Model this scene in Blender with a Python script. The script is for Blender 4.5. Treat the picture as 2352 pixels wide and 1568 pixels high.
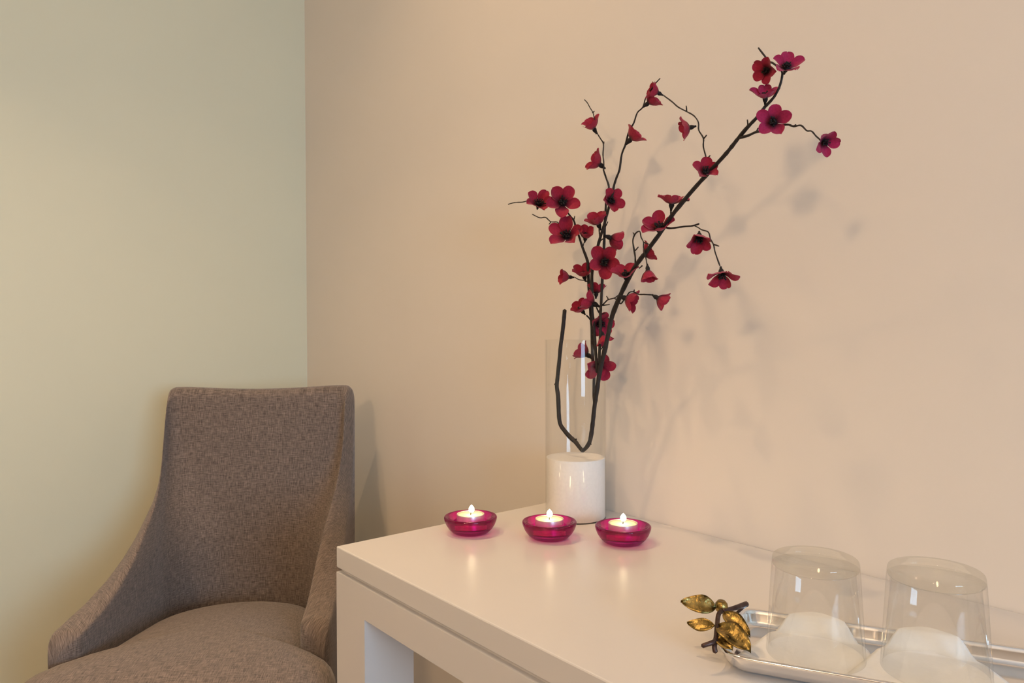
import bpy, bmesh, math, random
from mathutils import Vector, Matrix, Quaternion
random.seed(7)
scene = bpy.context.scene
for o in list(bpy.data.objects):
    bpy.data.objects.remove(o, do_unlink=True)
COL = scene.collection

# ------------------------------------------------------------------ camera
FPX, IW, IH = 1651.3, 2352, 1568            # focal length in pixels of the photograph
YAW, PITCH, ROLL = -0.8774, 0.0112, -0.0042
Z_DESK, CAM_UP = 0.75, 0.285
CAM = Vector((0, 0, Z_DESK + CAM_UP))
FWD = Vector((math.sin(YAW) * math.cos(PITCH), math.cos(YAW) * math.cos(PITCH), -math.sin(PITCH)))
_r0 = Vector((math.cos(YAW), -math.sin(YAW), 0)); _u0 = _r0.cross(FWD)
RIGHT = _r0 * math.cos(ROLL) + _u0 * math.sin(ROLL); UP = RIGHT.cross(FWD)
cd = bpy.data.cameras.new('camera'); cam = bpy.data.objects.new('camera', cd); COL.objects.link(cam)
cd.sensor_width = 36; cd.lens = 36 * FPX / IW; cd.clip_start = 0.02
cam.matrix_world = Matrix(((RIGHT.x, UP.x, -FWD.x, CAM.x), (RIGHT.y, UP.y, -FWD.y, CAM.y),
                           (RIGHT.z, UP.z, -FWD.z, CAM.z), (0, 0, 0, 1)))
scene.camera = cam

# ------------------------------------------------------------------ world, daylight, exposure
w = bpy.data.worlds.new('daylight'); scene.world = w; w.use_nodes = True
w.node_tree.nodes['Background'].inputs[0].default_value = (0.60, 0.75, 1.0, 1)
w.node_tree.nodes['Background'].inputs[1].default_value = 0.3
vs = scene.view_settings
vs.view_transform = 'Standard'; vs.look = 'None'; vs.exposure = -0.02
cy = scene.cycles
cy.max_bounces = 8; cy.diffuse_bounces = 3; cy.glossy_bounces = 4; cy.transmission_bounces = 6; cy.transparent_max_bounces = 16; cy.volume_bounces = 0; cy.adaptive_threshold = 0.025; cy.blur_glossy = 1.0; vs.gamma = 1.0; vs.use_curve_mapping = False

X_LEFT, Y_RIGHT, Z_CEIL = -1.944, 0.858, 2.5     # wall_left plane, wall_right plane
X_FAR, Y_BACK = 2.3, -2.6
WIN = dict(y0=-0.60, y1=0.35, z0=0.85, z1=1.65) # low window in the far wall
def area_light(name, loc, direction, power, color, sx, sy=None, spread=180):
    l = bpy.data.lights.new(name, 'AREA'); l.energy = power; l.color = color
    l.shape = 'RECTANGLE' if sy else 'DISK'; l.size = sx
    if sy: l.size_y = sy
    l.spread = math.radians(spread)
    o = bpy.data.objects.new(name, l); COL.objects.link(o); o.location = loc
    o.rotation_euler = Vector(direction).to_track_quat('-Z', 'Y').to_euler()
    return o
area_light('window_daylight', (X_FAR + 0.02, (WIN['y0'] + WIN['y1']) / 2, (WIN['z0'] + WIN['z1']) / 2), (-1, 0, 0),
           44, (0.46, 0.72, 1.0), WIN['y1'] - WIN['y0'] - 0.1, WIN['z1'] - WIN['z0'] - 0.1)
DOWNLIGHTS = [(-0.95, 0.38, 2.5, 100), (-1.10, -0.15, 3.8, 90)]
FILL_GLOBE = (0.35, -1.55, 1.98, 112.0)                   # unseen globe added to light the walls: x, y, z, emission
LAMP_COL = (1.0, 0.665, 0.36)

# ------------------------------------------------------------------ helpers
def pray(p):
    return RIGHT * ((p[0] - IW / 2) / FPX) - UP * ((p[1] - IH / 2) / FPX) + FWD
def on_z(p, z):
    d = pray(p); return CAM + d * ((z - CAM.z) / d.z)
def on_y(p, y):
    d = pray(p); return CAM + d * ((y - CAM.y) / d.y)
def at_depth(p, d):
    return CAM + pray(p) * d
def depth_of(P):
    return (P - CAM).dot(FWD)

def link(name, me, mat=None, parent=None, smooth=True):
    o = bpy.data.objects.new(name, me); COL.objects.link(o)
    if mat is not None and not me.materials: me.materials.append(mat)
    if smooth:
        for p in me.polygons: p.use_smooth = True
    if parent is not None: o.parent = parent
    return o
def mesh(name, verts, faces):
    me = bpy.data.meshes.new(name); me.from_pydata([tuple(v) for v in verts], [], faces); me.update(); return me
def empty(name, loc, label, cat, group=None, rotz=0.0):
    o = bpy.data.objects.new(name, None); COL.objects.link(o); o.location = loc; o.rotation_euler.z = rotz
    o.empty_display_size = 0.05; tag(o, label, cat, group); return o
def tag(o, label, cat, group=None):
    o['label'] = label; o['category'] = cat
    if group: o['group'] = group
    return o
def structure(o):
    o['kind'] = 'structure'; return o
def box_mesh(name, lo, hi, bevel=0.0, seg=2):
    bm = bmesh.new(); bmesh.ops.create_cube(bm, size=1)
    for v in bm.verts:
        for k in range(3): v.co[k] = lo[k] + (v.co[k] + 0.5) * (hi[k] - lo[k])
    if bevel: bmesh.ops.bevel(bm, geom=bm.edges[:], offset=bevel, segments=seg, profile=0.5, affect='EDGES')
    me = bpy.data.meshes.new(name); bm.to_mesh(me); bm.free(); return me
def lathe(name, prof, n=64, closed=False):
    """prof: list of (r, z); r = 0 collapses to a pole."""
    vs_, fs, rings = [], [], []
    for r, z in prof:
        if r < 1e-7: rings.append([len(vs_)]); vs_.append((0, 0, z))
        else:
            rings.append(list(range(len(vs_), len(vs_) + n)))
            vs_ += [(r * math.cos(2 * math.pi * k / n), r * math.sin(2 * math.pi * k / n), z) for k in range(n)]
    pairs = list(zip(rings, rings[1:])) + ([(rings[-1], rings[0])] if closed else [])
    for a, b in pairs:
        for k in range(n):
            k2 = (k + 1) % n
            if len(a) == 1 and len(b) == 1: continue
            if len(a) == 1: fs.append((a[0], b[k2], b[k]))
            elif len(b) == 1: fs.append((a[k], a[k2], b[0]))
            else: fs.append((a[k], a[k2], b[k2], b[k]))
    me = mesh(name, vs_, fs)
    bm = bmesh.new(); bm.from_mesh(me); bmesh.ops.recalc_face_normals(bm, faces=bm.faces); bm.to_mesh(me); bm.free()
    return me
def rounded(prof, r, k=4):
    """round the corners of an open 2D profile"""
    out = [prof[0]]
    for a, b, c in zip(prof, prof[1:], prof[2:]):
        A, B, C_ = Vector(a), Vector(b), Vector(c)
        d = min(r, (A - B).length * 0.45, (C_ - B).length * 0.45)
        p, q = B + (A - B).normalized() * d, B + (C_ - B).normalized() * d
        for i in range(k + 1):
            t = i / k; out.append(tuple(p * (1 - t) ** 2 + B * 2 * t * (1 - t) + q * t * t))
    out.append(prof[-1]); return out
def catmull(pts, sub=4):
    P = [pts[0] * 2 - pts[1]] + list(pts) + [pts[-1] * 2 - pts[-2]]; out = []
    for i in range(1, len(P) - 2):
        for k in range(sub):
            t = k / sub; a, b, c, d = P[i - 1], P[i], P[i + 1], P[i + 2]
            out.append((b * 2 + (c - a) * t + (a * 2 - b * 5 + c * 4 - d) * t * t + (b * 3 - a - c * 3 + d) * t ** 3) * 0.5)
    out.append(P[-2]); return out
def tube_data(pts, radii, n=8):
    vs_, fs = [], []
    t0 = (pts[1] - pts[0]).normalized()
    nrm = t0.cross(Vector((0.3, 0.5, 0.8))).normalized()
    for i, p in enumerate(pts):
        t = (pts[min(i + 1, len(pts) - 1)] - pts[max(i - 1, 0)]).normalized()
        nrm = (nrm - t * nrm.dot(t)).normalized(); b = t.cross(nrm)
        for k in range(n):
            a = 2 * math.pi * k / n; vs_.append(p + (nrm * math.cos(a) + b * math.sin(a)) * radii[i])
    m = len(pts)
    for i in range(m - 1):
        for k in range(n):
            k2 = (k + 1) % n; fs.append((i * n + k, i * n + k2, (i + 1) * n + k2, (i + 1) * n + k))
    vs_.append(pts[0] - t0 * radii[0] * 0.6); c0 = len(vs_) - 1
    vs_.append(pts[-1] + (pts[-1] - pts[-2]).normalized() * radii[-1] * 0.6); c1 = len(vs_) - 1
    for k in range(n):
        k2 = (k + 1) % n; fs.append((c0, k2, k)); fs.append((c1, (m - 1) * n + k, (m - 1) * n + k2))
    return vs_, fs
def tube(name, pts, radii, mat, parent, sub=4, n=8, bump=0.0):
    P = catmull([Vector(p) for p in pts], sub)
    if isinstance(radii, (int, float)): radii = (radii, radii)
    if len(radii) == 2:
        R = [radii[0] + (radii[1] - radii[0]) * i / (len(P) - 1) for i in range(len(P))]
    else:
        R = []
        for i in range(len(P)):
            s = i / (len(P) - 1) * (len(radii) - 1); k = min(int(s), len(radii) - 2); R.append(radii[k] + (radii[k + 1] - radii[k]) * (s - k))
    if bump: R = [r * (1 + random.uniform(-bump, bump)) for r in R]
    return link(name, mesh(name, *tube_data(P, R, n)), mat, parent)
def join_data(parts):
    V, Fc = [], []
    for v, f in parts:
        o = len(V); V += list(v); Fc += [tuple(i + o for i in q) for q in f]
    return V, Fc
def sstep(a, b, x):
    t = min(1, max(0, (x - a) / (b - a))); return t * t * (3 - 2 * t)
def interp(tab, x):
    if x <= tab[0][0]: return tab[0][1]
    for (a, va), (b, vb) in zip(tab, tab[1:]):
        if x <= b: return va + (vb - va) * (x - a) / (b - a)
    return tab[-1][1]

# ------------------------------------------------------------------ materials
def new_mat(name):
    m = bpy.data.materials.new(name); m.use_nodes = True
    return m, m.node_tree.nodes, m.node_tree.links, m.node_tree.nodes['Principled BSDF']
def plain(name, col, rough=0.5, metal=0.0, spec=0.5, noise=0.0, nscale=40, bump=0.0, bscale=400, coat=0.0):
    m, N, L, b = new_mat(name)
    b.inputs['Base Color'].default_value = (*col, 1); b.inputs['Roughness'].default_value = rough
    b.inputs['Metallic'].default_value = metal; b.inputs['Specular IOR Level'].default_value = spec
    b.inputs['Coat Weight'].default_value = coat
    tc = N.new('ShaderNodeTexCoord')
    if noise:
        n = N.new('ShaderNodeTexNoise'); n.inputs['Scale'].default_value = nscale; n.inputs['Detail'].default_value = 5
        L.new(tc.outputs['Object'], n.inputs['Vector'])
        r = N.new('ShaderNodeValToRGB')
        r.color_ramp.elements[0].position = 0.3; r.color_ramp.elements[1].position = 0.7
        r.color_ramp.elements[0].color = (*[c * (1 - noise) for c in col], 1)
        r.color_ramp.elements[1].color = (*[min(1, c * (1 + noise)) for c in col], 1)
        L.new(n.outputs['Fac'], r.inputs['Fac']); L.new(r.outputs['Color'], b.inputs['Base Color'])
    if bump:
        n2 = N.new('ShaderNodeTexNoise'); n2.inputs['Scale'].default_value = bscale; n2.inputs['Detail'].default_value = 4
        L.new(tc.outputs['Object'], n2.inputs['Vector'])
        bp = N.new('ShaderNodeBump'); bp.inputs['Strength'].default_value = bump; bp.inputs['Distance'].default_value = 0.001
        L.new(n2.outputs['Fac'], bp.inputs['Height']); L.new(bp.outputs['Normal'], b.inputs['Normal'])
    return m
def clear_glass(name, tint=(0.97, 0.98, 0.97), refl=1.0, refract=0.0, rcol=None, rough=0.0):
    """clear glass: straight transmission plus mirror reflection, with a share of true refraction"""
    m, N, L, b = new_mat(name); N.remove(b); out = N['Material Output']
    t = N.new('ShaderNodeBsdfTransparent'); t.inputs['Color'].default_value = (*tint, 1)
    g = N.new('ShaderNodeBsdfGlossy'); g.inputs['Roughness'].default_value = rough + 0.01
    fr = N.new('ShaderNodeLayerWeight'); fr.inputs['Blend'].default_value = 0.5
    pw = N.new('ShaderNodeMath'); pw.operation = 'POWER'; pw.inputs[1].default_value = 5.0; L.new(fr.outputs['Facing'], pw.inputs[0])
    mu = N.new('ShaderNodeMath'); mu.operation = 'MULTIPLY_ADD'; mu.inputs[1].default_value = 0.6 * refl; mu.inputs[2].default_value = 0.035 * refl
    L.new(pw.outputs[0], mu.inputs[0])
    mx = N.new('ShaderNodeMixShader'); L.new(mu.outputs[0], mx.inputs[0]); L.new(t.outputs[0], mx.inputs[1]); L.new(g.outputs[0], mx.inputs[2])
    last = mx
    if refract:
        gl = N.new('ShaderNodeBsdfGlass'); gl.inputs['Color'].default_value = (*(rcol or tint), 1)
        gl.inputs['Roughness'].default_value = rough; gl.inputs['IOR'].default_value = 1.48
        m2 = N.new('ShaderNodeMixShader'); m2.inputs[0].default_value = refract
        L.new(mx.outputs[0], m2.inputs[1]); L.new(gl.outputs[0], m2.inputs[2]); last = m2
    L.new(last.outputs[0], out.inputs['Surface']); return m
def fabric_mat(name):
    m, N, L, b = new_mat(name)
    uv = N.new('ShaderNodeUVMap')
    def streak(sx, sy, detail=3):
        mp = N.new('ShaderNodeMapping'); mp.inputs['Scale'].default_value = (sx, sy, 1)
        n = N.new('ShaderNodeTexNoise'); n.inputs['Scale'].default_value = 1; n.inputs['Detail'].default_value = detail; n.inputs['Roughness'].default_value = 0.65
        L.new(uv.outputs[0], mp.inputs['Vector']); L.new(mp.outputs[0], n.inputs['Vector']); return n
    a, c = streak(640, 60), streak(60, 640)
    big = streak(12, 12, 2)
    ad = N.new('ShaderNodeMath'); ad.operation = 'ADD'; L.new(a.outputs['Fac'], ad.inputs[0]); L.new(c.outputs['Fac'], ad.inputs[1])
    r = N.new('ShaderNodeValToRGB'); e = r.color_ramp.elements
    e[0].position = 0.36; e[0].color = (0.070, 0.056, 0.049, 1); e[1].position = 0.66; e[1].color = (0.345, 0.272, 0.234, 1)
    x = r.color_ramp.elements.new(0.5); x.color = (0.19, 0.15, 0.129, 1)
    hf = N.new('ShaderNodeMath'); hf.operation = 'MULTIPLY'; hf.inputs[1].default_value = 0.5
    L.new(ad.outputs[0], hf.inputs[0]); L.new(hf.outputs[0], r.inputs['Fac'])
    mx = N.new('ShaderNodeMixRGB'); mx.blend_type = 'MULTIPLY'; mx.inputs[0].default_value = 0.35
    rb = N.new('ShaderNodeValToRGB'); rb.color_ramp.elements[0].color = (0.72, 0.74, 0.78, 1); rb.color_ramp.elements[1].color = (1.1, 1.05, 1, 1)
    L.new(big.outputs['Fac'], rb.inputs['Fac']); L.new(r.outputs['Color'], mx.inputs[1]); L.new(rb.outputs['Color'], mx.inputs[2])
    L.new(mx.outputs[0], b.inputs['Base Color']); b.inputs['Roughness'].default_value = 0.9; b.inputs['Specular IOR Level'].default_value = 0.15
    b.inputs['Sheen Weight'].default_value = 0.25; b.inputs['Sheen Roughness'].default_value = 0.5
    bp = N.new('ShaderNodeBump'); bp.inputs['Strength'].default_value = 0.35; bp.inputs['Distance'].default_value = 0.0006
    L.new(ad.outputs[0], bp.inputs['Height']); L.new(bp.outputs['Normal'], b.inputs['Normal'])
    return m
def emit_mat(name, col, strength):
    m, N, L, b = new_mat(name)
    b.inputs['Base Color'].default_value = (0, 0, 0, 1); b.inputs['Emission Color'].default_value = (*col, 1); b.inputs['Emission Strength'].default_value = strength
    return m

M = {}
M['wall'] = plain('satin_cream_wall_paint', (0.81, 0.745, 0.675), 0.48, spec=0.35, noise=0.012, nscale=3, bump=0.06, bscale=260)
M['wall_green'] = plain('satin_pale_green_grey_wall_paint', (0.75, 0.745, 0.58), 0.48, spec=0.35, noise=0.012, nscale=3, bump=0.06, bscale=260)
M['wall_brown'] = plain('matt_taupe_wall_paint', (0.48, 0.42, 0.37), 0.6, noise=0.02, nscale=3)
M['ceiling'] = plain('matt_white_ceiling_paint', (0.84, 0.82, 0.78), 0.8)
M['floor'] = plain('brown_carpet', (0.23, 0.17, 0.12), 0.95, noise=0.2, nscale=200, bump=0.3)
M['white_lacquer'] = plain('white_satin_lacquer', (0.70, 0.665, 0.635), 0.27, spec=0.5, noise=0.008, nscale=8, bump=0.015, bscale=300)
M['fabric'] = fabric_mat('brown_grey_woven_fabric')
M['dark_wood'] = plain('dark_stained_wood', (0.035, 0.02, 0.014), 0.4, noise=0.3, nscale=30)
M['bark'] = plain('black_brown_bark', (0.012, 0.008, 0.008), 0.6, noise=0.45, nscale=260, bump=0.5, bscale=900)
M['black_heart'] = plain('black_stamens', (0.006, 0.003, 0.004), 0.8, noise=0.4, nscale=500)
M['clear'] = clear_glass('clear_vase_glass', (0.985, 0.985, 0.98), refl=0.7, refract=0.0)
M['tumbler'] = clear_glass('clear_tumbler_glass', (0.985, 0.985, 0.98), refl=1.0, refract=0.05, rcol=(0.95, 0.96, 0.93))
M['tumbler_base'] = clear_glass('thick_tumbler_glass', (0.985, 0.985, 0.965), refl=0.7, refract=0.12, rcol=(0.93, 0.94, 0.89))
M['pink_glass'] = clear_glass('magenta_glass', (0.98, 0.24, 0.66), refl=1.8, refract=0.66, rcol=(0.99, 0.17, 0.68))
M['fill'] = plain('white_sand_fill', (0.86, 0.83, 0.80), 0.75, noise=0.03, nscale=300, bump=0.1, bscale=900)
M['tin'] = plain('thin_aluminium', (0.80, 0.74, 0.74), 0.3, metal=0.85)
M['flame'] = emit_mat('candle_flame', (1.0, 0.80, 0.48), 26)
M['wick'] = plain('charred_wick', (0.02, 0.012, 0.01), 0.9)
M['silver'] = plain('polished_silver', (0.80, 0.78, 0.76), 0.09, metal=1.0, noise=0.04, nscale=25)
M['brass'] = plain('aged_brass', (0.27, 0.185, 0.06), 0.34, metal=1.0, noise=0.85, nscale=130, bump=0.8, bscale=240)
M['bronze'] = plain('dark_bronze', (0.075, 0.045, 0.04), 0.42, metal=0.8, noise=0.4, nscale=120, bump=0.4, bscale=300)
M['paper'] = plain('white_paper_napkin', (0.86, 0.85, 0.83), 0.85, noise=0.02, nscale=150, bump=0.2, bscale=500)
M['frame_white'] = plain('white_window_paint', (0.8, 0.8, 0.79), 0.4)
M['lamp_ring'] = plain('brushed_nickel', (0.6, 0.58, 0.55), 0.35, metal=1.0)
M['lamp_lens'] = emit_mat('lit_lamp_lens', LAMP_COL, 12)
def wax_mat():
    m, N, L, b = new_mat('candle_wax')
    b.inputs['Base Color'].default_value = (0.98, 0.86, 0.54, 1); b.inputs['Roughness'].default_value = 0.35
    b.inputs['Subsurface Weight'].default_value = 0.6; b.inputs['Subsurface Radius'].default_value = (0.012, 0.008, 0.004); b.inputs['Subsurface Scale'].default_value = 1.0
    return m
M['wax'] = wax_mat()
def petal_mat(name, col):
    m, N, L, b = new_mat(name)
    at = N.new('ShaderNodeAttribute'); at.attribute_name = 'UVMap'
    uv = N.new('ShaderNodeUVMap'); sp = N.new('ShaderNodeSeparateXYZ'); L.new(uv.outputs[0], sp.inputs[0])
    r = N.new('ShaderNodeValToRGB'); e = r.color_ramp.elements
    e[0].position = 0.16; e[0].color = (0.010, 0.002, 0.005, 1); e[1].position = 0.50; e[1].color = (*col, 1)
    L.new(sp.outputs['Y'], r.inputs['Fac'])                    # printed dark throat of the cloth petal
    n = N.new('ShaderNodeTexNoise'); n.inputs['Scale'].default_value = 9; L.new(uv.outputs[0], n.inputs['Vector'])
    mx = N.new('ShaderNodeMixRGB'); mx.blend_type = 'MULTIPLY'; mx.inputs[0].default_value = 0.5
    L.new(r.outputs['Color'], mx.inputs[1]); rr = N.new('ShaderNodeValToRGB')
    rr.color_ramp.elements[0].position = 0.3; rr.color_ramp.elements[0].color = (0.62, 0.6, 0.7, 1); rr.color_ramp.elements[1].position = 0.7; rr.color_ramp.elements[1].color = (1.15, 1.1, 1.1, 1)
    L.new(n.outputs['Fac'], rr.inputs['Fac']); L.new(rr.outputs['Color'], mx.inputs[2])
    L.new(mx.outputs[0], b.inputs['Base Color']); b.inputs['Roughness'].default_value = 0.75; b.inputs['Specular IOR Level'].default_value = 0.2
    b.inputs['Sheen Weight'].default_value = 0.2
    tr = N.new('ShaderNodeBsdfTranslucent'); L.new(mx.outputs[0], tr.inputs['Color'])
    ms = N.new('ShaderNodeMixShader'); ms.inputs[0].default_value = 0.18; out = N['Material Output']
    L.new(b.outputs[0], ms.inputs[1]); L.new(tr.outputs[0], ms.inputs[2]); L.new(ms.outputs[0], out.inputs['Surface'])
    return m
M['petal'] = petal_mat('crimson_cloth_petal', (0.37, 0.018, 0.052))
M['petal_pink'] = petal_mat('cerise_cloth_petal', (0.37, 0.017, 0.082))

# ------------------------------------------------------------------ the room
T = 0.12
def wall(name, lo, hi, mat='wall'):
    return structure(link(name, box_mesh(name, lo, hi), M[mat], smooth=False))
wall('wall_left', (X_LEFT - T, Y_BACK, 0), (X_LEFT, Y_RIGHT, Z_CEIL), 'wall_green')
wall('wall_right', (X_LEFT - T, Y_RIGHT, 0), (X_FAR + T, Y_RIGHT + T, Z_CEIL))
wall('wall_back', (X_LEFT - T, Y_BACK - T, 0), (X_FAR + T, Y_BACK, Z_CEIL), 'wall_brown')
wall('floor', (X_LEFT - T, Y_BACK - T, -T), (X_FAR + T, Y_RIGHT + T, 0), 'floor')
wall('ceiling', (X_LEFT - T, Y_BACK - T, Z_CEIL), (X_FAR + T, Y_RIGHT + T, Z_CEIL + T), 'ceiling')
y0, y1, z0, z1 = WIN['y0'], WIN['y1'], WIN['z0'], WIN['z1']
bmw = []
for lo, hi in (((X_FAR, Y_BACK, 0), (X_FAR + T, y0, Z_CEIL)), ((X_FAR, y1, 0), (X_FAR + T, Y_RIGHT, Z_CEIL)),
               ((X_FAR, y0, 0), (X_FAR + T, y1, z0)), ((X_FAR, y0, z1), (X_FAR + T, y1, Z_CEIL))):
    me = box_mesh('w', lo, hi); bmw.append(([v.co.copy() for v in me.vertices], [tuple(p.vertices) for p in me.polygons])); bpy.data.meshes.remove(me)
structure(link('wall_front', mesh('wall_front', *join_data(bmw)), M['wall_brown'], smooth=False))
bmw = []
for lo, hi in (((X_FAR + 0.05, y0, z0), (X_FAR + 0.1, y0 + 0.05, z1)), ((X_FAR + 0.05, y1 - 0.05, z0), (X_FAR + 0.1, y1, z1)),
               ((X_FAR + 0.05, y0 + 0.05, z0), (X_FAR + 0.1, y1 - 0.05, z0 + 0.05)), ((X_FAR + 0.05, y0 + 0.05, z1 - 0.05), (X_FAR + 0.1, y1 - 0.05, z1))):
    me = box_mesh('w', lo, hi); bmw.append(([v.co.copy() for v in me.vertices], [tuple(p.vertices) for p in me.polygons])); bpy.data.meshes.remove(me)
win = structure(link('window_1', mesh('window_frame', *join_data(bmw)), M['frame_white'], smooth=False))
link('pane', box_mesh('pane', (X_FAR + 0.07, y0 + 0.05, z0 + 0.05), (X_FAR + 0.076, y1 - 0.05, z1 - 0.05)), M['clear'], win, smooth=False)

def downlight(x, y, power, spread):
    root = empty('ceiling_downlight', (x, y, Z_CEIL), 'small round recessed ceiling downlight ' + ('above the white table' if y > 0 else 'above the open floor before the table'), 'lamp', 'ceiling downlights')
    link('trim_ring', lathe('trim_ring', [(0.035, -0.001), (0.035, -0.006), (0.05, -0.006), (0.055, -0.001)], 32, True), M['lamp_ring'], root)
    link('lens', lathe('lens', [(0, -0.003), (0.034, -0.003), (0.034, -0.001), (0, -0.001)], 32), M['lamp_lens'], root)
    l = area_light('lamp_light', (x, y, Z_CEIL - 0.008), (0, 0, -1), power, LAMP_COL, 0.05, spread=spread)
for dl in DOWNLIGHTS: downlight(*dl)
gx, gy, gz, ge = FILL_GLOBE  # out-of-view globe light, added so the upper walls come out brighter
pl = empty('added_globe_light', (gx, gy, Z_CEIL), 'unseen glowing globe under the ceiling, added to brighten the walls', 'lamp')
link('globe', lathe('globe', [(0.11 * math.sin(math.pi * k / 24), gz - Z_CEIL - 0.11 * math.cos(math.pi * k / 24)) for k in range(25)], 40), emit_mat('added_globe_glow', LAMP_COL, ge), pl)
link('rod', lathe('rod', [(0, gz - Z_CEIL + 0.11), (0.006, gz - Z_CEIL + 0.11), (0.006, -0.02), (0, -0.02)], 12), M['lamp_ring'], pl)
link('ceiling_rose', lathe('ceiling_rose', [(0, -0.03), (0.03, -0.028), (0.05, -0.01), (0.052, -0.001), (0, -0.001)], 32), M['lamp_ring'], pl)

# ------------------------------------------------------------------ console table
DX0, DX1, DY0, DY1 = -0.8935, 0.40, 0.4335, Y_RIGHT - 0.001
t = empty('console_table', ((DX0 + DX1) / 2, (DY0 + DY1) / 2, 0), 'white lacquered console table with square legs and a grooved top edge against the wall', 'table')
inv = Matrix.Translation(-Vector(t.location))
def dpart(name, lo, hi, bevel=0.0, mat='white_lacquer'):
    off = Vector(t.location)
    return link(name, box_mesh(name, [lo[k] - off[k] for k in range(3)], [hi[k] - off[k] for k in range(3)], bevel), M[mat], t, smooth=False)
dpart('tabletop', (DX0, DY0, 0.7215), (DX1, DY1, Z_DESK), 0.0016)
dpart('shadow_gap', (DX0 + 0.007, DY0 + 0.007, 0.714), (DX1 - 0.007, DY1 - 0.007, 0.7222))
LG = 0.078; ZA = 0.674; ZG = 0.7155
dpart('apron', (DX0 + LG, DY0, ZA), (DX1 - LG, DY0 + 0.03, ZG)); dpart('apron', (DX0 + LG, DY1 - 0.03, ZA), (DX1 - LG, DY1, ZG))
dpart('apron', (DX0, DY0 + 0.072, ZA), (DX0 + 0.03, DY1 - 0.072, ZG)); dpart('apron', (DX1 - 0.03, DY0 + 0.072, ZA), (DX1, DY1 - 0.072, ZG))
for lx in (DX0, DX1 - LG):
    for ly in (DY0, DY1 - 0.072):
        dpart('leg', (lx, ly, 0), (lx + LG, ly + 0.072, ZG))

# ------------------------------------------------------------------ upholstered chair
CH_D = 1.58
cbase = at_depth((594, 882), CH_D); cbase.z = 0
fwd_h = Vector((-FWD.x, -FWD.y, 0)).normalized()                 # towards the viewer
chair_ang = math.atan2(fwd_h.y, fwd_h.x) + math.radians(6)       # local +X = chair's front
chair = empty('upholstered_chair', cbase, 'brown-grey woven fabric dining chair with sloping wing arms in the corner', 'chair', rotz=chair_ang)
def uv_grid(me, uvs):
    ul = me.uv_layers.new(name='UVMap')
    for lp in me.loops: ul.data[lp.index].uv = uvs[lp.vertex_index]
HWO = 0.203; ARM = 0.462
def upath(hw, back, arm, rc, n_back, n_arc, n_arm):
    """plan path (x = forward, y = left) from left wing tip round the back to the right wing tip"""
    pts = []
    for i in range(n_arm): pts.append((arm + (back + rc - arm) * i / n_arm, hw))
    for i in range(n_arc): a = math.pi / 2 * i / n_arc; pts.append((back + rc - rc * math.sin(a), hw - rc + rc * math.cos(a)))
    for i in range(n_back + 1): pts.append((back, (hw - rc) * (1 - 2 * i / n_back)))
    L_ = pts[:n_arm + n_arc]
    return pts + [(x, -y) for x, y in reversed(L_)]
NB, NA, NM = 16, 10, 44
outer = upath(HWO, -0.035, ARM, 0.018, NB, NA, NM); inner = upath(HWO - 0.016, 0.012, ARM - 0.004, 0.022, NB, NA, NM); inner_low = upath(HWO - 0.046, 0.018, ARM - 0.004, 0.115, NB, NA, NM)
WING = [(-0.06, 0.921), (-0.009, 0.920), (0.001, 0.914), (0.0075, 0.903), (0.016, 0.885), (0.022, 0.862), (0.027, 0.83), (0.035, 0.77), (0.050, 0.730), (0.077, 0.697), (0.115, 0.672), (0.16, 0.644), (0.21, 0.620), (0.27, 0.598), (0.34, 0.582), (0.41, 0.574), (0.49, 0.569)]
WINGS = WING
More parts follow.
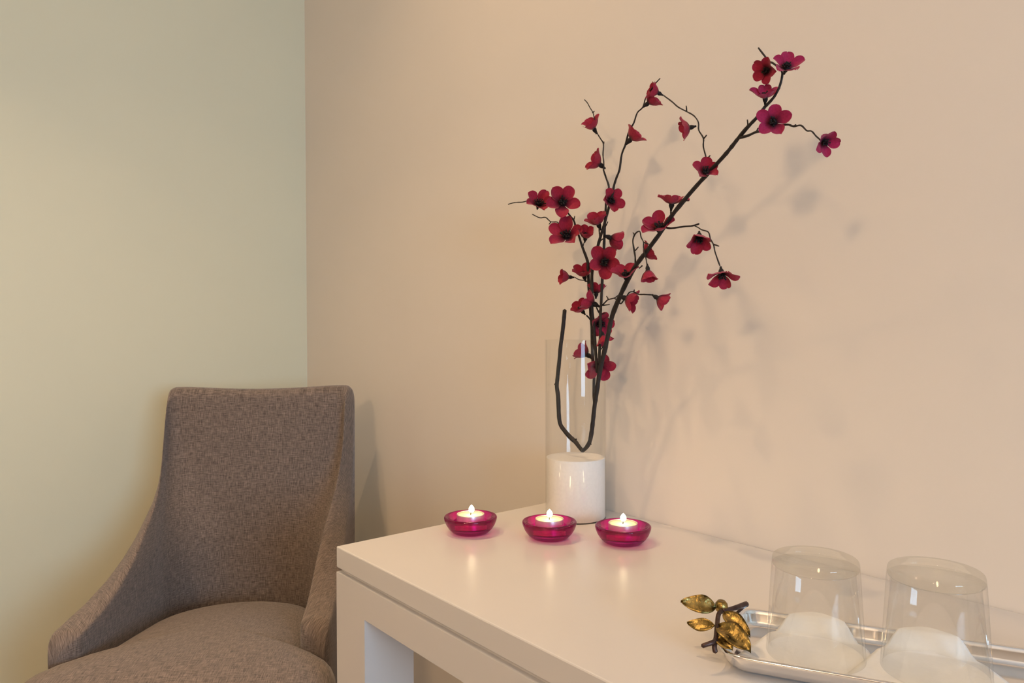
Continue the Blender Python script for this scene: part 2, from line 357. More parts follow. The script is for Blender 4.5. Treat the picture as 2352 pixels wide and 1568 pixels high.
def shell():
    vs_, uvs, fs = [], [], []; ns = 22; npth = len(outer); acc = 0.0
    for i in range(npth):
        xo, yo = outer[i]; xi, yi = inner[i]
        if i: acc += (Vector(outer[i]) - Vector(outer[i - 1])).length
        m = Vector(((xo + xi) / 2, (yo + yi) / 2))
        top = interp(WINGS, (xo + xi) / 2)
        if abs(yo) < HWO - 0.04 and xo < -0.03: top = 0.920 - 0.006 * math.cos(yo / (HWO - 0.04) * math.pi / 2)
        endt = max(0.0, (xo - (ARM - 0.035)) / 0.035)                # round off the wing tip
        shrink = math.sqrt(max(0.0, 1 - endt ** 2)) * 0.9 + 0.1 if endt > 0 else 1
        if endt > 0: top -= 0.03 * endt ** 2.5
        o_ = m + (Vector((xo, yo)) - m) * shrink; n_ = m + (Vector((xi, yi)) - m) * shrink
        th = (o_ - n_).length; rr = min(0.028, th * 0.5)
        prof = []
        for k in range(7): prof.append((0.0, 0.33 + (top - rr - 0.33) * k / 6))
        for k in range(1, 8): a = math.pi * k / 8; prof.append((0.5 - 0.5 * math.cos(a), top - rr + rr * math.sin(a)))
        for k in range(8): prof.append((1.0, top - rr + (0.40 - top + rr) * k / 7))
        ns = len(prof)
        v = 0.0; pz = None
        for s, z in prof:
            il = Vector(inner_low[i]); il = m + (il - m) * shrink
            nz_ = n_ + (il - n_) * sstep(0.80, 0.58, z)
            p = o_ + (nz_ - o_) * s; p.y *= 1 + 0.06 * sstep(0.06, 0.46, p.x)
            lean = -0.055 * max(0.0, z - 0.5) * sstep(0.2, -0.03, p.x)
            belly = 0.014 * math.sin(math.pi * min(1, max(0, (z - 0.45) / 0.45))) * (s if s > 0.9 else 0) * (1 if abs(p.y) < 0.13 and p.x < 0.1 else 0)
            P = Vector((p.x + lean + 0.0, p.y, z))
            if pz is not None: v += (P - pz).length
            pz = P; vs_.append(P); uvs.append((p.y + math.copysign(max(0.0, p.x - 0.02), p.y), z + 0.05 * s))
    for i in range(npth - 1):
        for k in range(ns - 1):
            a = i * ns + k; fs.append((a, a + ns, a + ns + 1, a + 1))
        fs.append((i * ns + ns - 1, (i + 1) * ns + ns - 1, (i + 1) * ns, i * ns))
    fs.append(tuple(range(ns))); fs.append(tuple(reversed(range((npth - 1) * ns, npth * ns))))
    me = mesh('backrest', vs_, fs); uv_grid(me, uvs)
    bm = bmesh.new(); bm.from_mesh(me); bmesh.ops.recalc_face_normals(bm, faces=bm.faces); bm.to_mesh(me); bm.free()
    return me
bk = link('backrest', shell(), M['fabric'], chair)
md = bk.modifiers.new('sub', 'SUBSURF'); md.levels = 1; md.render_levels = 2
def seat_mesh():
    n, rings = 96, []
    FB, FF = 0.04, 0.63
    def half_w(x):                                     # T-shaped cushion: wider in front of the wings
        w_ = 0.150 + 0.014 * sstep(0.05, 0.40, x) + 0.066 * sstep(0.445, 0.50, x)
        return w_
    pts = []
    N2 = 48
    for i in range(N2 + 1):
        x = FB + (FF - FB) * (0.5 - 0.5 * math.cos(math.pi * i / N2))
        tb = (x - FB) / 0.16; tf = (FF - x) / 0.07
        w_ = half_w(x)
        if tb < 1: w_ *= math.sqrt(max(0, 1 - (1 - tb) ** 2))
        if tf < 1: w_ *= math.sqrt(max(0, 1 - (1 - tf) ** 2)) * 0.25 + 0.75 if tf > 0.001 else 0.75
        pts.append((x, w_))
    loop = [(x, w_) for x, w_ in pts] + [(x, -w_) for x, w_ in reversed(pts)]
    c = Vector((0.33, 0)); vs_, uvs, fs = [], [], []
    scl = [(1.0, -0.115), (1.015, -0.08), (1.02, -0.04), (1.0, -0.018), (0.97, -0.005), (0.92, 0.004), (0.82, 0.012), (0.66, 0.019), (0.46, 0.024), (0.24, 0.027)]
    for s, dz in scl:
        for x, y in loop:
            p = c + (Vector((x, y)) - c) * s; base = 0.463 + 0.135 * (p.x - 0.05) - 0.25 * max(0, p.x - 0.50) ** 1.2
            z = base + dz if dz > -0.05 else 0.355 + (base - 0.05 - 0.355) * (dz + 0.115) / 0.065
            vs_.append(Vector((p.x, p.y, z))); uvs.append((p.y * 1.0 + (0.3 * dz if dz < 0 else 0), p.x + (dz if dz < 0 else 0)))
    m = len(loop)
    for r_ in range(len(scl) - 1):
        for k in range(m):
            k2 = (k + 1) % m; fs.append((r_ * m + k, r_ * m + k2, (r_ + 1) * m + k2, (r_ + 1) * m + k))
    vs_.append(Vector((c.x, c.y, 0.463 + 0.135 * (c.x - 0.05) + 0.028))); uvs.append((c.y, c.x)); ci = len(vs_) - 1
    for k in range(m): fs.append(((len(scl) - 1) * m + k, (len(scl) - 1) * m + (k + 1) % m, ci))
    fs.append(tuple(reversed(range(m))))
    me = mesh('seat', vs_, fs); uv_grid(me, uvs)
    bm = bmesh.new(); bm.from_mesh(me); bmesh.ops.recalc_face_normals(bm, faces=bm.faces); bm.to_mesh(me); bm.free()
    return me
st = link('seat', seat_mesh(), M['fabric'], chair)
me = box_mesh('seat_frame', (0.02, -0.155, 0.315), (0.55, 0.155, 0.36), 0.008); link('seat_frame', me, M['dark_wood'], chair, smooth=False)
for lx, ly in ((0.51, 0.13), (0.51, -0.13), (0.05, 0.13), (0.05, -0.13)):
    k = 0.02 if lx > 0.3 else -0.04
    link('leg', mesh('leg', *tube_data([Vector((lx + k, ly, 0.0)), Vector((lx + k * 0.5, ly, 0.16)), Vector((lx, ly, 0.325))], [0.012, 0.016, 0.021], 10)), M['dark_wood'], chair)

# ------------------------------------------------------------------ glass vase with white filling
VR = 0.047
vc = on_z((1329, 1205), Z_DESK) + Vector((FWD.x, FWD.y, 0)).normalized() * VR; vc.z = Z_DESK
vc.y = min(vc.y, DY1 - VR - 0.006)
vase = empty('glass_cylinder_vase', vc, 'tall clear glass cylinder vase with white filling in its lower third', 'vase')
VH = 0.275
gl = link('glass_body', lathe('glass_body', rounded([(0, 0.0), (VR, 0.0), (VR, VH), (VR - 0.0016, VH), (VR - 0.0016, 0.0010), (0, 0.0010)], 0.0006, 3), 96), M['clear'], vase)
fl = link('sand_filling', lathe('sand_filling', rounded([(0, 0.0012), (VR - 0.0017, 0.0012), (VR - 0.0017, 0.0935), (0.03, 0.0925), (0, 0.0925)], 0.001, 2), 96), M['fill'], vase)
fl['label'] = 'fine white filling inside the vase'

# ------------------------------------------------------------------ blossom branch standing in the vase
def plane_pt(p, slope, push=0.0):
    """point on pixel p in the vertical plane through the vase axis whose y changes by slope per unit x"""
    d = pray(p); nrm = Vector((slope, -1, 0)); c0 = Vector((vc.x, vc.y, 0))
    tt = nrm.dot(c0 - CAM) / nrm.dot(d); return CAM + d * (tt + push)
branch = empty('blossom_branch', (vc.x, vc.y, Z_DESK + 0.0935), 'dark branching stems with crimson artificial blossoms standing in the glass vase', 'flowers')
boff = Vector(branch.location)
def brel(p, slope, push=0.0): return plane_pt(p, slope, push) - boff
def stem(name, pix, slope, radii, push0=0.0, push1=0.0, bump=0.10):
    n = len(pix); grow = name == 'stem' and pix[0][1] > 830 and slope != 0.1       # rising stems leave the main stem's plane gradually
    def sl(i): return S_MAIN + (slope - S_MAIN) * min(1.0, i / 6) if grow else slope
    pts = [brel(p, sl(i), push0 + (push1 - push0) * i / (n - 1)) for i, p in enumerate(pix)]
    return tube(name, pts, radii, M['bark'], branch, 4, 8, bump)
S_MAIN, S_A, S_B, S_T = -0.22, 0.0, -0.16, 0.35
R0 = 0.0031
# main stem, from its stub above the rim, down the left of the vase, round the bend and up to the top right
lower = [(1297, 712), (1294, 745), (1291, 771), (1287.5, 796), (1284, 834), (1280, 872), (1279, 888), (1281.7, 908), (1283, 935), (1284, 956), (1287, 974), (1296, 988), (1308, 1002), (1322, 1015), (1331, 1027), (1338, 1035)]
stem('stem', lower, 0.1, (0.0034, 0.0034, 0.0033, 0.0037, 0.0034, 0.0037, 0.0030), bump=0.06)
main = [(1338, 1035), (1347, 1027), (1354, 1015), (1358, 997), (1361, 976), (1365.5, 933), (1370, 905), (1375, 869), (1381, 835), (1388.5, 806), (1397.7, 764), (1402.6, 739), (1409, 717), (1419, 692), (1438, 650), (1459, 612), (1482, 581), (1515, 537), (1541.6, 497), (1578, 452), (1609, 416.5), (1640, 383), (1663, 358), (1680.5, 337), (1696, 317), (1717.5, 291.5), (1742, 266), (1757, 245)]
stem('stem', main, S_MAIN, (0.0030, 0.0033, 0.0034, 0.0034, 0.0031, 0.0027, 0.0023, 0.0018))
stem('stem', [(1757, 245), (1770, 232), (1781, 218), (1790, 200), (1796, 178), (1795, 163), (1777, 146), (1767, 141), (1752, 123), (1742, 110)], S_MAIN, (0.0016, 0.0011, 0.0009))
stem('stem', [(1365, 930), (1363.5, 898), (1364.5, 858), (1361, 820), (1360, 757), (1357.7, 729), (1356, 700), (1353, 669), (1352, 646), (1350.5, 614), (1349, 598), (1338, 568), (1330, 543), (1322, 520), (1318, 506.5), (1309, 495), (1298, 480), (1290, 468)], S_T, (0.0019, 0.0026, 0.0025, 0.0016, 0.0011))
stem('stem', [(1376, 834), (1377, 806), (1379, 764), (1379, 722), (1380.5, 700), (1382, 669), (1384, 631), (1386, 602), (1387, 573), (1388, 548), (1389, 522), (1391, 487), (1392, 464), (1395, 447), (1398.5, 429), (1392, 408), (1386, 390)], S_A, (0.0020, 0.0021, 0.0019, 0.0012))
stem('stem', [(1386, 390), (1387, 376), (1385, 355), (1386, 331), (1379, 318), (1372, 306), (1366, 288), (1365, 273), (1362, 259), (1355, 247), (1349, 236), (1342.6, 229)], S_A, (0.0011, 0.0008, 0.0007))
stem('stem', [(1371, 855), (1369, 820), (1367, 792), (1363, 736), (1360, 717), (1359.5, 660), (1360, 625), (1366, 592), (1374, 562), (1380, 541), (1388, 515), (1397, 482), (1402, 462), (1407.6, 442), (1410, 427), (1416, 408), (1423, 389), (1428, 355), (1436, 334)], S_B, (0.0020, 0.0025, 0.0022, 0.0017, 0.0013), 0.0, 0.0)
stem('stem', [(1436, 334), (1443, 307), (1449, 294), (1456, 281.5), (1464, 258.6), (1476.5, 246), (1484, 223), (1503, 195), (1516, 180)], S_B, (0.0013, 0.0010, 0.0007))
tw = (0.0010, 0.0008, 0.0007)
def twig(pix, slope, radii=tw, p0=0.0, p1=0.0): return stem('twig', pix, slope, radii, p0, p1, 0.12)
twig([(1696, 317), (1719, 311), (1737, 303), (1760, 300), (1780, 292), (1807, 286), (1823, 290), (1840, 288), (1853, 300), (1864, 301), (1874, 312), (1885, 322)], S_MAIN, (0.0016, 0.0013, 0.0008, 0.0007))
twig([(1620.5, 394), (1620.5, 374), (1622, 363), (1615.5, 337), (1615.5, 317), (1605, 299), (1604, 281), (1594, 266), (1577, 256), (1558, 246), (1543, 233), (1524, 219)], S_MAIN, (0.0009, 0.0009, 0.0008, 0.0008))
twig([(1541.6, 497), (1541, 486), (1541.6, 476)], S_MAIN, (0.0012, 0.0011))
twig([(1527, 522), (1541.6, 524), (1572, 520), (1590, 518.5), (1605, 514)], S_MAIN, (0.0013, 0.0011, 0.0010))
twig([(1594, 518), (1603, 522), (1612, 527.6), (1627, 533), (1632, 549), (1639, 562), (1642, 577), (1649, 598), (1653.5, 610)], S_MAIN, (0.0007, 0.0008, 0.0008, 0.0009))
twig([(1459, 612), (1459, 591), (1456, 571.6), (1453.6, 552), (1459, 537), (1469, 531), (1472.7, 545), (1478, 556), (1478, 568), (1483, 590), (1486, 607)], S_MAIN, (0.0013, 0.0010, 0.0008, 0.0008), 0.0, -0.008)
twig([(1419, 692), (1426, 697), (1432, 690), (1440, 679), (1446, 671), (1455.5, 670), (1466, 675.5), (1480, 676), (1497, 677)], S_MAIN, (0.0012, 0.0009, 0.0008, 0.0010), 0, -0.006)
twig([(1381, 703), (1391, 693), (1397, 688), (1411.5, 684), (1420, 678)], S_A, (0.0011, 0.0008))
twig([(1290, 466), (1278, 465), (1267, 466), (1250, 467), (1237, 467), (1224, 463.5), (1215, 460.6), (1200, 464), (1182.5, 465), (1167, 469)], S_T, (0.0009, 0.0008, 0.0008))
twig([(1326, 537), (1315, 530), (1305, 524), (1301, 521), (1289, 520), (1280, 510), (1265, 509), (1253, 499), (1240, 500), (1222.7, 492)], S_T, (0.0009, 0.0008, 0.0008))
twig([(1338, 568), (1340, 562), (1343, 553)], S_T); twig([(1352, 648), (1343, 644), (1330, 642), (1321, 637)], S_T, tw, 0, -0.004)
twig([(1378, 545), (1377, 536), (1376, 526)], S_B, (0.0012, 0.001)); twig([(1376, 556), (1384, 549), (1392, 545)], S_B)
twig([(1386, 640), (1392, 634), (1396, 630)], S_A); twig([(1358, 737), (1352, 729), (1347, 724)], S_T, (0.0013, 0.0011))
twig([(1379, 722), (1374, 714), (1370, 706)], S_A, (0.0013, 0.0011)); twig([(1377, 806), (1384, 797), (1388, 790)], S_A)
twig([(1361, 826), (1356, 822), (1351, 818)], S_T)
spurs = [((1280, 884), (1274, 882), 0.1), ((1312, 1006), (1317, 1010), 0.1), ((1318, 1012), (1324, 1008), 0.1), ((1354, 1016), (1358, 1021), S_MAIN), ((1281, 908), (1285, 905), 0.1), ((1290, 771), (1293, 768), 0.1), ((1577, 256), (1576, 243), S_MAIN), ((1615.5, 319), (1623, 310), S_MAIN), ((1622, 366), (1631, 357), S_MAIN), ((1717.5, 290), (1716.5, 275), S_MAIN), ((1737, 303), (1741, 294), S_MAIN),
         ((1570, 461), (1582, 461), S_MAIN), ((1639, 561), (1651, 565), S_MAIN), ((1478, 556), (1491, 561), S_MAIN), ((1459, 575), (1466, 567), S_MAIN), ((1457, 539), (1454, 534), S_MAIN), ((1318, 504), (1320, 496), S_T),
         ((1265, 509), (1261, 515), S_T), ((1296, 519), (1291, 511), S_T), ((1389, 523), (1396, 509), S_A), ((1397, 687), (1393, 680), S_A), ((1385, 701), (1400, 699), S_A), ((1380, 722), (1391, 718), S_A),
         ((1402, 738), (1396, 729), S_MAIN), ((1475, 610), (1468, 616), S_MAIN), ((1386, 331), (1387, 325), S_A), ((1361, 259), (1365, 255), S_A), ((1823, 290), (1828, 286), S_MAIN), ((1455, 670), (1457, 665), S_MAIN), ((1411, 684), (1416, 689), S_A)]
for a, b, s in spurs:
    m_ = ((a[0] + b[0]) / 2 + 0.4, (a[1] + b[1]) / 2); stem('spur', [a, m_, b], s, (0.0010, 0.0007) if s != 0.1 else (0.0022, 0.0013), 0, 0, 0.05)

def petal_mesh(length, width, cup, curl, openness, twist, seed, mat):
    """one cloth petal, base at the origin, growing along +Z and bending outwards along +X"""
    rnd = random.Random(seed); nu, nv = 8, 11; vs_, uvs, fs = [], [], []
    ph = rnd.uniform(0, 6.28); a0 = min(1.25, openness + 0.35)
    x = z = 0.0; cen = []
    for j in range(nv + 1):
        t_ = j / nv
        t_ = 1 - (1 - t_) ** 1.5
        ang = a0 + (openness * 0.80 - a0) * sstep(0.10, 0.55, t_) + (openness * 0.20 + curl) * sstep(0.5, 1.0, t_)
        dl = (1 - (1 - (j + 1) / nv) ** 1.5 if j < nv else 1) - t_
        cen.append((x, z, ang)); x += math.sin(ang) * length * dl; z += math.cos(ang) * length * dl
    for j in range(nv + 1):
        t_ = 1 - (1 - j / nv) ** 1.5; cx, cz, a = cen[j]
        lobe = max(0.0, 1 - ((t_ - 0.64) / 0.362) ** 2) ** 0.5 if t_ > 0.64 else 0.0
        neck = 0.30 + 0.70 * sstep(0.05, 0.64, t_)
        hw = width * (lobe if t_ > 0.64 else neck)
        for i in range(nu + 1):
            s = i / nu * 2 - 1
            rip = 0.10 * width * math.sin(3.0 * s + ph) * t_ * t_
            nx, nz = math.cos(a), -math.sin(a)
            off = -cup * hw * s * s + rip                                     # the edges lift towards the flower's axis
            back_ = 0.0
            vs_.append(Vector((cx + nx * off + math.sin(a) * back_, hw * s + twist * t_ * length * 0.12, cz + nz * off + math.cos(a) * back_))); uvs.append((s * 0.5 + 0.5, t_))
    W_ = nu + 1
    for j in range(nv):
        for i in range(nu): a = j * W_ + i; fs.append((a, a + 1, a + W_ + 1, a + W_))
    me = mesh('petal', vs_, fs); ul = me.uv_layers.new(name='UVMap')
    for lp in me.loops: ul.data[lp.index].uv = uvs[lp.vertex_index]
    me.materials.append(M[mat])
    return me
flower_no = 0
def heart_mesh(size, seed):
    rnd = random.Random(seed)
    parts = []
    prof = [(0.0, -0.20), (0.035, -0.20), (0.045, -0.13), (0.085, -0.05), (0.10, 0.01), (0.085, 0.06), (0.11, 0.09), (0.08, 0.12), (0, 0.13)]
    n = 10; V, Fc = [], []
    for r, z in prof:
        for k in range(n): V.append(Vector((r * size * math.cos(6.2832 * k / n), r * size * math.sin(6.2832 * k / n), z * size)))
    for j in range(len(prof) - 1):
        for k in range(n): k2 = (k + 1) % n; Fc.append((j * n + k, j * n + k2, (j + 1) * n + k2, (j + 1) * n + k))
    parts.append((V, Fc))
    for k in range(16):                                                        # stamens
        a = 6.2832 * k / 16 + rnd.uniform(-.15, .15); sp = rnd.uniform(0.05, 0.17); h = rnd.uniform(0.18, 0.28)
        d0 = Vector((math.cos(a), math.sin(a), 0))
        parts.append(tube_data([d0 * 0.04 * size + Vector((0, 0, 0.08 * size)), d0 * sp * size * 0.8 + Vector((0, 0, h * 0.75 * size)), d0 * sp * size + Vector((0, 0, h * size))], [0.012 * size, 0.012 * size, 0.034 * size], 5))
    return mesh('flower', *join_data(parts))
def flower(px, slope, axis2, tilt, dia_px, openness, push=-0.004, pink=False, npet=5, spin=None, size_k=1.0):
    """axis2: direction of the flower's axis in the picture plane; tilt: radians towards the viewer"""
    global flower_no
    flower_no += 1; rnd = random.Random(flower_no * 17)
    P = plane_pt(px, slope, push); size = dia_px / FPX * depth_of(P) * size_k * (1.0 + 0.16 * math.cos(tilt))
    a2 = Vector((axis2[0], axis2[1])); a2 = a2.normalized() if a2.length > 1e-6 else Vector((0, 1))
    back = (CAM - P).normalized()
    lat = RIGHT * a2.x + UP * a2.y; lat = (lat - back * lat.dot(back)).normalized()
    ax = lat * math.cos(tilt) + back * math.sin(tilt)
    P = P - ax * size * 0.24 * math.cos(min(openness, 1.4)) * (1 - 0.5 * abs(math.sin(tilt)))
    q = ax.to_track_quat('Z', 'X')
    root = link('flower', heart_mesh(size, flower_no), M['black_heart'], branch)
    root.location = P - boff; root.rotation_mode = 'QUATERNION'; root.rotation_quaternion = q
    sp = rnd.uniform(0, 6.28) if spin is None else spin
    for k in range(npet):
        L_ = size * 0.64 * rnd.uniform(0.93, 1.07); op = openness * 0.92 * rnd.uniform(0.80, 1.16)
        me = petal_mesh(L_, size * 0.225 * rnd.uniform(0.92, 1.10), rnd.uniform(0.25, 0.55), rnd.uniform(-0.1, 0.5), op, rnd.uniform(-.5, .5), flower_no * 31 + k, 'petal_pink' if pink else 'petal')
        pt = link('petal', me, None, root)
        pt.rotation_euler = (0, 0, sp + 2 * math.pi * k / npet + rnd.uniform(-.12, .12)); pt.location = (0, 0, 0.02 * size)
FL = [  # pixel, plane, axis in the picture, tilt, diameter, openness, push, pink
    ((1362, 291), S_A, (-.45, .9), .25, 46, .75, -.003, 0), ((1374, 375), S_A, (-.8, .6), .15, 52, .85, -.003, 0),
    ((1507, 211), S_B, (-.9, .45), .15, 42, .65, .003, 0), ((1493, 233), S_B, (.75, .65), .1, 46, .75, .004, 0), ((1452, 316), S_B, (.65, .75), .1, 52, .9, .004, 0),
    ((1581, 294), S_MAIN, (-1, -.25), .1, 50, 1.05, -.002, 0), ((1762, 161), S_MAIN, (-.4, -.1), 1.0, 52, 1.15, -.008, 0), ((1806, 155), S_MAIN, (.3, .9), .65, 58, 1.05, -.006, 1),
    ((1758, 221), S_MAIN, (.05, 1), .30, 54, 1.0, -.005, 1), ((1776, 281), S_MAIN, (-.1, .4), 1.35, 66, 1.3, -.010, 1), ((1893, 326), S_MAIN, (.7, -.3), .9, 50, 1.0, -.006, 1),
    ((1620, 394), S_MAIN, (.2, .5), .95, 52, 1.0, -.009, 0), ((1543, 466), S_MAIN, (.1, 1), .12, 56, 1.2, -.002, 0), ((1513, 524), S_MAIN, (-.2, .8), .65, 64, 1.15, -.009, 0),
    ((1606, 546), S_MAIN, (0, -.7), .75, 58, .8, -.004, 0), ((1657, 629), S_MAIN, (.1, -1), .50, 60, 1.1, -.004, 0), ((1484, 583), S_MAIN, (.7, .4), -.2, 48, .9, .010, 0),
    ((1488.5, 625), S_MAIN, (.1, -1), .25, 46, .6, -.008, 0), ((1437, 632), S_MAIN, (-.15, 1), .5, 54, 1.05, -.008, 0), ((1442, 687), S_MAIN, (.9, -.35), .15, 54, .85, -.006, 0),
    ((1515, 687), S_MAIN, (.85, -.5), .15, 48, .65, -.006, 0), ((1237, 468), S_T, (.2, .8), .75, 54, 1.05, -.004, 0), ((1291, 466), S_T, (.15, .5), 1.15, 64, 1.2, -.008, 0),
    ((1302, 543), S_T, (-.3, .6), .95, 66, 1.2, -.008, 0), ((1345, 543), S_T, (.15, 1), .6, 44, .7, -.004, 0), ((1373, 511), S_B, (-.35, .9), .35, 52, .85, -.003, 0),
    ((1406, 548), S_A, (1, -.45), -.3, 52, .75, .008, 0), ((1388, 602), S_A, (0, .3), 1.42, 66, 1.3, -.010, 0), ((1402, 461), S_B, (.3, .1), 1.0, 50, 1.0, -.002, 0),
    ((1303, 636), S_T, (-1, .05), .3, 40, .6, -.004, 0), ((1341, 630), S_T, (-.25, 1), .4, 48, .8, -.006, 0), ((1359, 695), S_A, (-.7, .35), -.1, 56, .95, -.010, 0),
    ((1335, 711), S_T, (-.6, .75), .45, 44, .8, -.006, 0), ((1370, 670), S_A, (.1, 1), -.4, 44, .8, .012, 0), ((1376, 743), S_A, (.2, -.1), .95, 54, 1.1, .008, 0),
    ((1386, 773), S_A, (.25, -.6), .2, 42, .8, -.006, 0), ((1344, 812), S_T, (-.8, .45), -.1, 50, .75, -.003, 0), ((1376, 838), S_A, (.1, -.2), 1.1, 58, 1.2, .006, 0)]
for px, s, a2, ti, di, op, pu, pk in FL: flower(px, s, a2, ti, di, op, pu, bool(pk))

# ------------------------------------------------------------------ tealights in magenta glass dishes
def candle_set(px, dish_label, light_label, lean):
    c = on_z(px, Z_DESK); c.z = Z_DESK
    dish = empty('tealight_holder', c, dish_label, 'candle holder', 'magenta glass candle dishes')
    prof = rounded([(0, 0.0), (0.0212, 0.0), (0.0262, 0.0022), (0.0312, 0.0070), (0.0350, 0.0128), (0.0374, 0.0190), (0.0380, 0.0228), (0.0368, 0.0246), (0.0345, 0.0243), (0.0275, 0.0200), (0.0240, 0.0185), (0.0224, 0.0112), (0, 0.0112)], 0.0012, 3)
    link('glass_bowl', lathe('glass_bowl', prof, 72), M['pink_glass'], dish)
    tl = empty('tealight_candle', c + Vector((0, 0, 0.0115)), light_label, 'candle', 'lit tealights')
    hh = 0.0158; r = 0.0198
    link('metal_cup', lathe('metal_cup', rounded([(0, 0.0), (r, 0.0), (r, hh), (r - 0.0005, hh + 0.0002), (r - 0.0006, 0.0006), (0, 0.0006)], 0.0008, 3), 56), M['tin'], tl)
    link('wax', lathe('wax', [(0, 0.001), (r - 0.0009, 0.001), (r - 0.0009, hh - 0.0008), (r - 0.003, hh - 0.0014), (0.006, hh - 0.0018), (0, hh - 0.0018)], 56), M['wax'], tl)
    zt = hh - 0.0018
    link('wick', mesh('wick', *tube_data([Vector((0, 0, zt - 0.002)), Vector((lean * 0.3, 0, zt + 0.002)), Vector((lean, lean * 0.5, zt + 0.0055))], [0.0006, 0.0006, 0.0005], 6)), M['wick'], tl)
    fp = [(0, 0.0), (0.0022, 0.0008), (0.0036, 0.0024), (0.0041, 0.0044), (0.0037, 0.0066), (0.0026, 0.0086), (0.0012, 0.0102), (0, 0.0112)]
    fo = link('flame', lathe('flame', fp, 20), M['flame'], tl); fo.location = (lean, lean * 0.5, zt + 0.0036)
candle_set((1081, 1223), 'magenta glass dish with lit tealight farthest from the glass vase', 'lit tealight in the glass dish farthest from the vase', 0.0015)
candle_set((1262, 1235), 'magenta glass dish with lit tealight between the other two dishes', 'lit tealight in the middle one of three glass dishes', 0.0003)
candle_set((1431, 1246), 'magenta glass dish with lit tealight nearest the silver tray', 'lit tealight in the glass dish nearest the silver tray', 0.0004)

# ------------------------------------------------------------------ silver tray with brass leaf handle
E1 = Vector((0.898, 0.440, 0)).normalized(); E2 = Vector((-E1.y, E1.x, 0))
TR0 = on_z((1643, 1499), 0.769); TR0.z = Z_DESK
TL, TW = 0.33, 0.114
tc_ = TR0 + E1 * TL / 2 + E2 * TW / 2
tray = empty('serving_tray', tc_, 'small polished silver tray with brass leaf handles on the white table', 'tray', rotz=math.atan2(E1.y, E1.x))
def rrect(hx, hy, r, n=8):
    pts = []
    for sx, sy, a0 in ((1, 1, 0), (-1, 1, math.pi / 2), (-1, -1, math.pi), (1, -1, 3 * math.pi / 2)):
        for k in range(n + 1):
            a = a0 + math.pi / 2 * k / n; pts.append((sx * (hx - r) + r * math.cos(a), sy * (hy - r) + r * math.sin(a)))
    return pts
def tray_mesh():
    lv = [(-0.031, 0.0), (-0.028, 0.0), (-0.0265, 0.003), (-0.011, 0.0035), (-0.0060, 0.0055), (-0.0028, 0.0115), (-0.0008, 0.0157), (0.0, 0.0170), (0.0, 0.0183), (-0.0008, 0.0191), (-0.0022, 0.0191), (-0.0032, 0.0181), (-0.0045, 0.0155), (-0.0066, 0.0095), (-0.0085, 0.0063), (-0.0115, 0.0055), (-0.020, 0.0054)]
    vs_, fs = [], []; n = None
    for off, z in lv:
        pts = rrect(TL / 2 + off, TW / 2 + off, 0.024 + off * 0.6); n = len(pts); vs_ += [Vector((x, y, z)) for x, y in pts]
    for j in range(len(lv) - 1):
        for k in range(n): k2 = (k + 1) % n; fs.append((j * n + k, j * n + k2, (j + 1) * n + k2, (j + 1) * n + k))
    fs.append(tuple(reversed(range(n)))); fs.append(tuple(range((len(lv) - 1) * n, len(lv) * n)))
    return mesh('tray_body', vs_, fs)
tb = link('tray_body', tray_mesh(), M['silver'], tray)
Rt = Matrix.Rotation(-math.atan2(E1.y, E1.x), 3, 'Z')
def tloc(P): return Rt @ (P - tc_)
def tpx(p, z):
    return on_z(p, Z_DESK + z + 0.0032)
def leaf_mesh(A, B, width, nrm, wave=0.1):
    ax = B - A; L_ = ax.length; ax = ax / L_; side = ax.cross(nrm).normalized(); nn = side.cross(ax)
    nu, nv = 6, 12; V, Fc = [], []
    for layer in (1, -1):
        for j in range(nv + 1):
            t_ = j / nv; hw = width * math.sin(math.pi * min(1, t_ ** 0.9)) ** 0.75 * (1 + 0.10 * math.sin(5 * t_ + wave * 20)) + 0.0005
            for i in range(nu + 1):
                s = i / nu * 2 - 1
                h = 0.32 * width * abs(s) ** 1.3 - 0.10 * width * math.cos(9 * t_) * abs(s) + wave * L_ * math.sin(math.pi * t_)
                V.append(A + ax * t_ * L_ + side * hw * s + nn * (h + layer * 0.0005))
    W_ = nu + 1; o = (nv + 1) * W_
    for j in range(nv):
        for i in range(nu):
            a = j * W_ + i; Fc.append((a, a + 1, a + W_ + 1, a + W_)); Fc.append((o + a, o + a + W_, o + a + W_ + 1, o + a + 1))
    for i in range(nu): Fc.append((i, o + i, o + i + 1, i + 1)); a = nv * W_ + i; Fc.append((a, a + 1, o + a + 1, o + a))
    for j in range(nv): a = j * W_; Fc.append((a, a + W_, o + a + W_, o + a)); a = j * W_ + nu; Fc.append((a, o + a, o + a + W_, a + W_))
    return mesh('leaf', V, Fc)
NV = (Rt @ (-FWD * 0.7 + Vector((0, 0, 0.6)))).normalized()
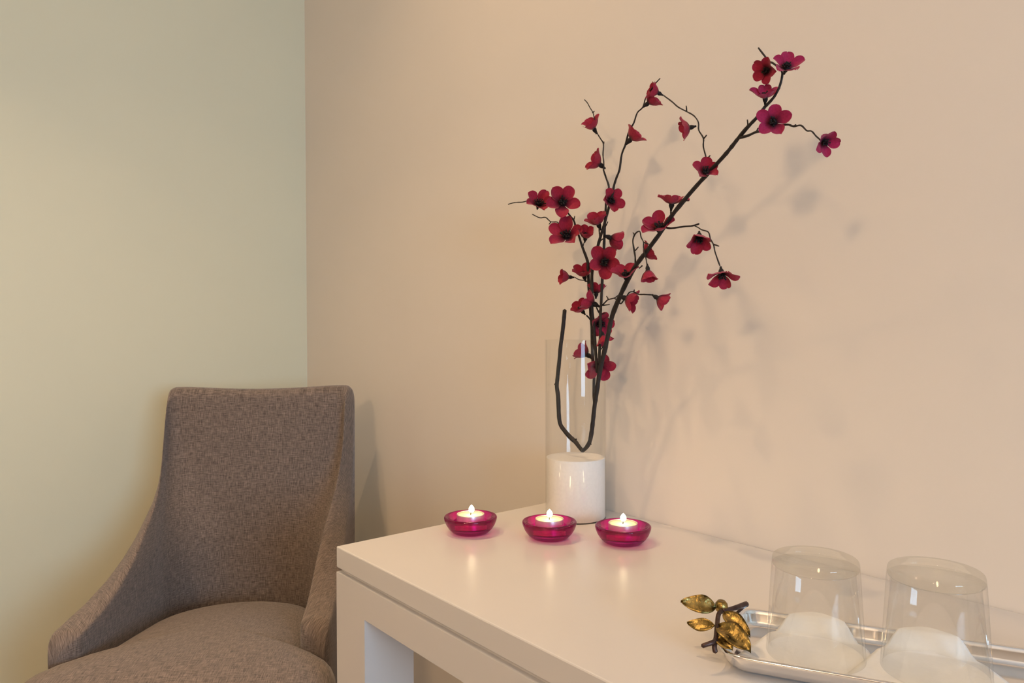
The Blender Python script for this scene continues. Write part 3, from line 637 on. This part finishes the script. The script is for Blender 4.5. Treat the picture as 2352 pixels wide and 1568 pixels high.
def handle(flip):
    fl_ = (lambda v: Vector((-v.x, -v.y, v.z))) if flip else (lambda v: v)
    nvec = fl_(NV)
    def T_(p, z): return fl_(tloc(tpx(p, z)))
    parts = []
    def br(pix, rad, zs):
        pts = catmull([T_(p, z) for p, z in zip(pix, zs)], 4)
        parts.append(tube_data(pts, [rad[0] + (rad[1] - rad[0]) * i / (len(pts) - 1) for i in range(len(pts))], 8))
    br([(1643, 1497), (1641, 1483), (1645, 1462), (1647, 1437), (1650, 1412), (1657, 1402)], (0.0022, 0.0020), [0.014, 0.018, 0.022, 0.026, 0.029, 0.030])
    br([(1645, 1471), (1634, 1476), (1613, 1483)], (0.0022, 0.0018), [0.021, 0.021, 0.019])
    br([(1662, 1402), (1680, 1398), (1702, 1391), (1714, 1387)], (0.0018, 0.0028), [0.030, 0.029, 0.028, 0.027])
    br([(1714, 1388), (1704, 1397), (1694, 1406), (1690, 1413)], (0.0016, 0.0012), [0.027, 0.023, 0.018, 0.0145])
    h = link('handle', mesh('handle', *join_data(parts)), M['bronze'], tray)
    for A, B, w_, wv, za, zb in (((1645, 1396), (1563, 1383), 0.0080, 0.04, 0.031, 0.034), ((1642, 1437), (1579, 1432), 0.0050, -0.05, 0.026, 0.023), ((1663, 1408), (1723, 1464), 0.0072, 0.06, 0.030, 0.020),
                                 ((1650, 1437), (1725, 1500), 0.0100, 0.10, 0.026, 0.0165), ((1648, 1462), (1683, 1494), 0.0062, 0.05, 0.022, 0.0175)):
        link('leaf', leaf_mesh(T_(A, za), T_(B, zb), w_, nvec, wv), M['brass'], h)
    bpts = lathe('berry', [(0, -0.0062), (0.003, -0.0055), (0.0052, -0.003), (0.0060, 0), (0.0054, 0.0032), (0.0034, 0.0056), (0.0018, 0.0052), (0, 0.0048)], 18)
    b_ = link('berry', bpts, M['brass'], h); b_.location = T_((1657, 1393), 0.031)
    h.data.materials[0] = M['bronze']
handle(False); handle(True)

# ------------------------------------------------------------------ napkins and upturned tumblers on the tray
def napkin(center, half, label, lift):
    """paper napkin folded to a triangle: long fold along the tray's front, point over its back rim"""
    n = 30; vs_, fs = [], []
    v0, v1 = -TW / 2 + 0.0100, TW / 2 + 0.011
    for j in range(n + 1):
        t_ = j / n
        hw = interp([(0, half * 0.93), (0.06, half), (0.72, 0.040), (0.90, 0.020), (1.0, 0.0012)], t_)
        for i in range(n + 1):
            s_ = i / n * 2 - 1
            u_, v = s_ * hw, v0 + (v1 - v0) * t_ + 0.010 * sstep(0.70, 1.0, abs(s_)) * (1 - t_) ** 2
            over = v - (TW / 2 - 0.0165)
            z = 0.0059 + lift + 0.0142 * sstep(0.0, 0.0135, over)
            for cu, cv in ((0.022, -0.032), (-0.022, -0.038), (0.0, 0.0)):
                r_ = math.hypot(u_ - cu, v - cv); z += 0.00030 * math.sin(r_ * 1500) * math.exp(-(r_ / 0.013) ** 2)
            W_ = center + E1 * u_ + E2 * (v - (center - tc_).dot(E2))
            vs_.append(Vector((W_.x - center.x, W_.y - center.y, z)))
    for j in range(n):
        for i in range(n): a = j * (n + 1) + i; fs.append((a, a + 1, a + n + 2, a + n + 1))
    o = link('paper_napkin', mesh('paper_napkin', vs_, fs), M['paper']); o.location = (center.x, center.y, Z_DESK)
    sd = o.modifiers.new('thick', 'SOLIDIFY'); sd.thickness = 0.0005; sd.offset = 1
    tag(o, label, 'napkin', 'napkins under the tumblers'); return o
G1 = tc_ - E1 * 0.090 + E2 * 0.002; G2 = tc_ + E2 * 0.003
napkin(Vector((G1.x, G1.y, 0)), 0.064, 'white embossed paper napkin under the tumbler next to the brass leaves', 0.0)
napkin(Vector((G2.x, G2.y, 0)), 0.068, 'white embossed paper napkin under the tumbler away from the brass leaves', 0.0009)
def tumbler(c, label, dz):
    root = empty('glass_tumbler', (c.x, c.y, Z_DESK + dz), label, 'glass', 'upturned tumblers on the tray')
    rb, rt, h = 0.0400, 0.0352, 0.0850
    link('glass_wall', lathe('glass_wall', rounded([(rt - 0.0015, h - 0.0095), (rt + 0.0002, h - 0.008), (rb, 0.0005), (rb - 0.0008, 0), (rb - 0.0018, 0.0005), (rt - 0.0032, h - 0.0105)], 0.0008, 3), 80, True), M['tumbler'], root)
    link('thick_base', lathe('thick_base', rounded([(0, h - 0.0110), (rt - 0.0034, h - 0.0105), (rt + 0.0002, h - 0.0078), (rt - 0.0006, h - 0.0015), (rt - 0.0035, h), (0.026, h - 0.0012), (0, h - 0.0014)], 0.003, 4), 80), M['tumbler_base'], root)
tumbler(G1, 'clear glass tumbler upside down on the tray next to the brass leaves', 0.0072)
tumbler(G2, 'clear glass tumbler upside down on the tray away from the brass leaves', 0.0082)
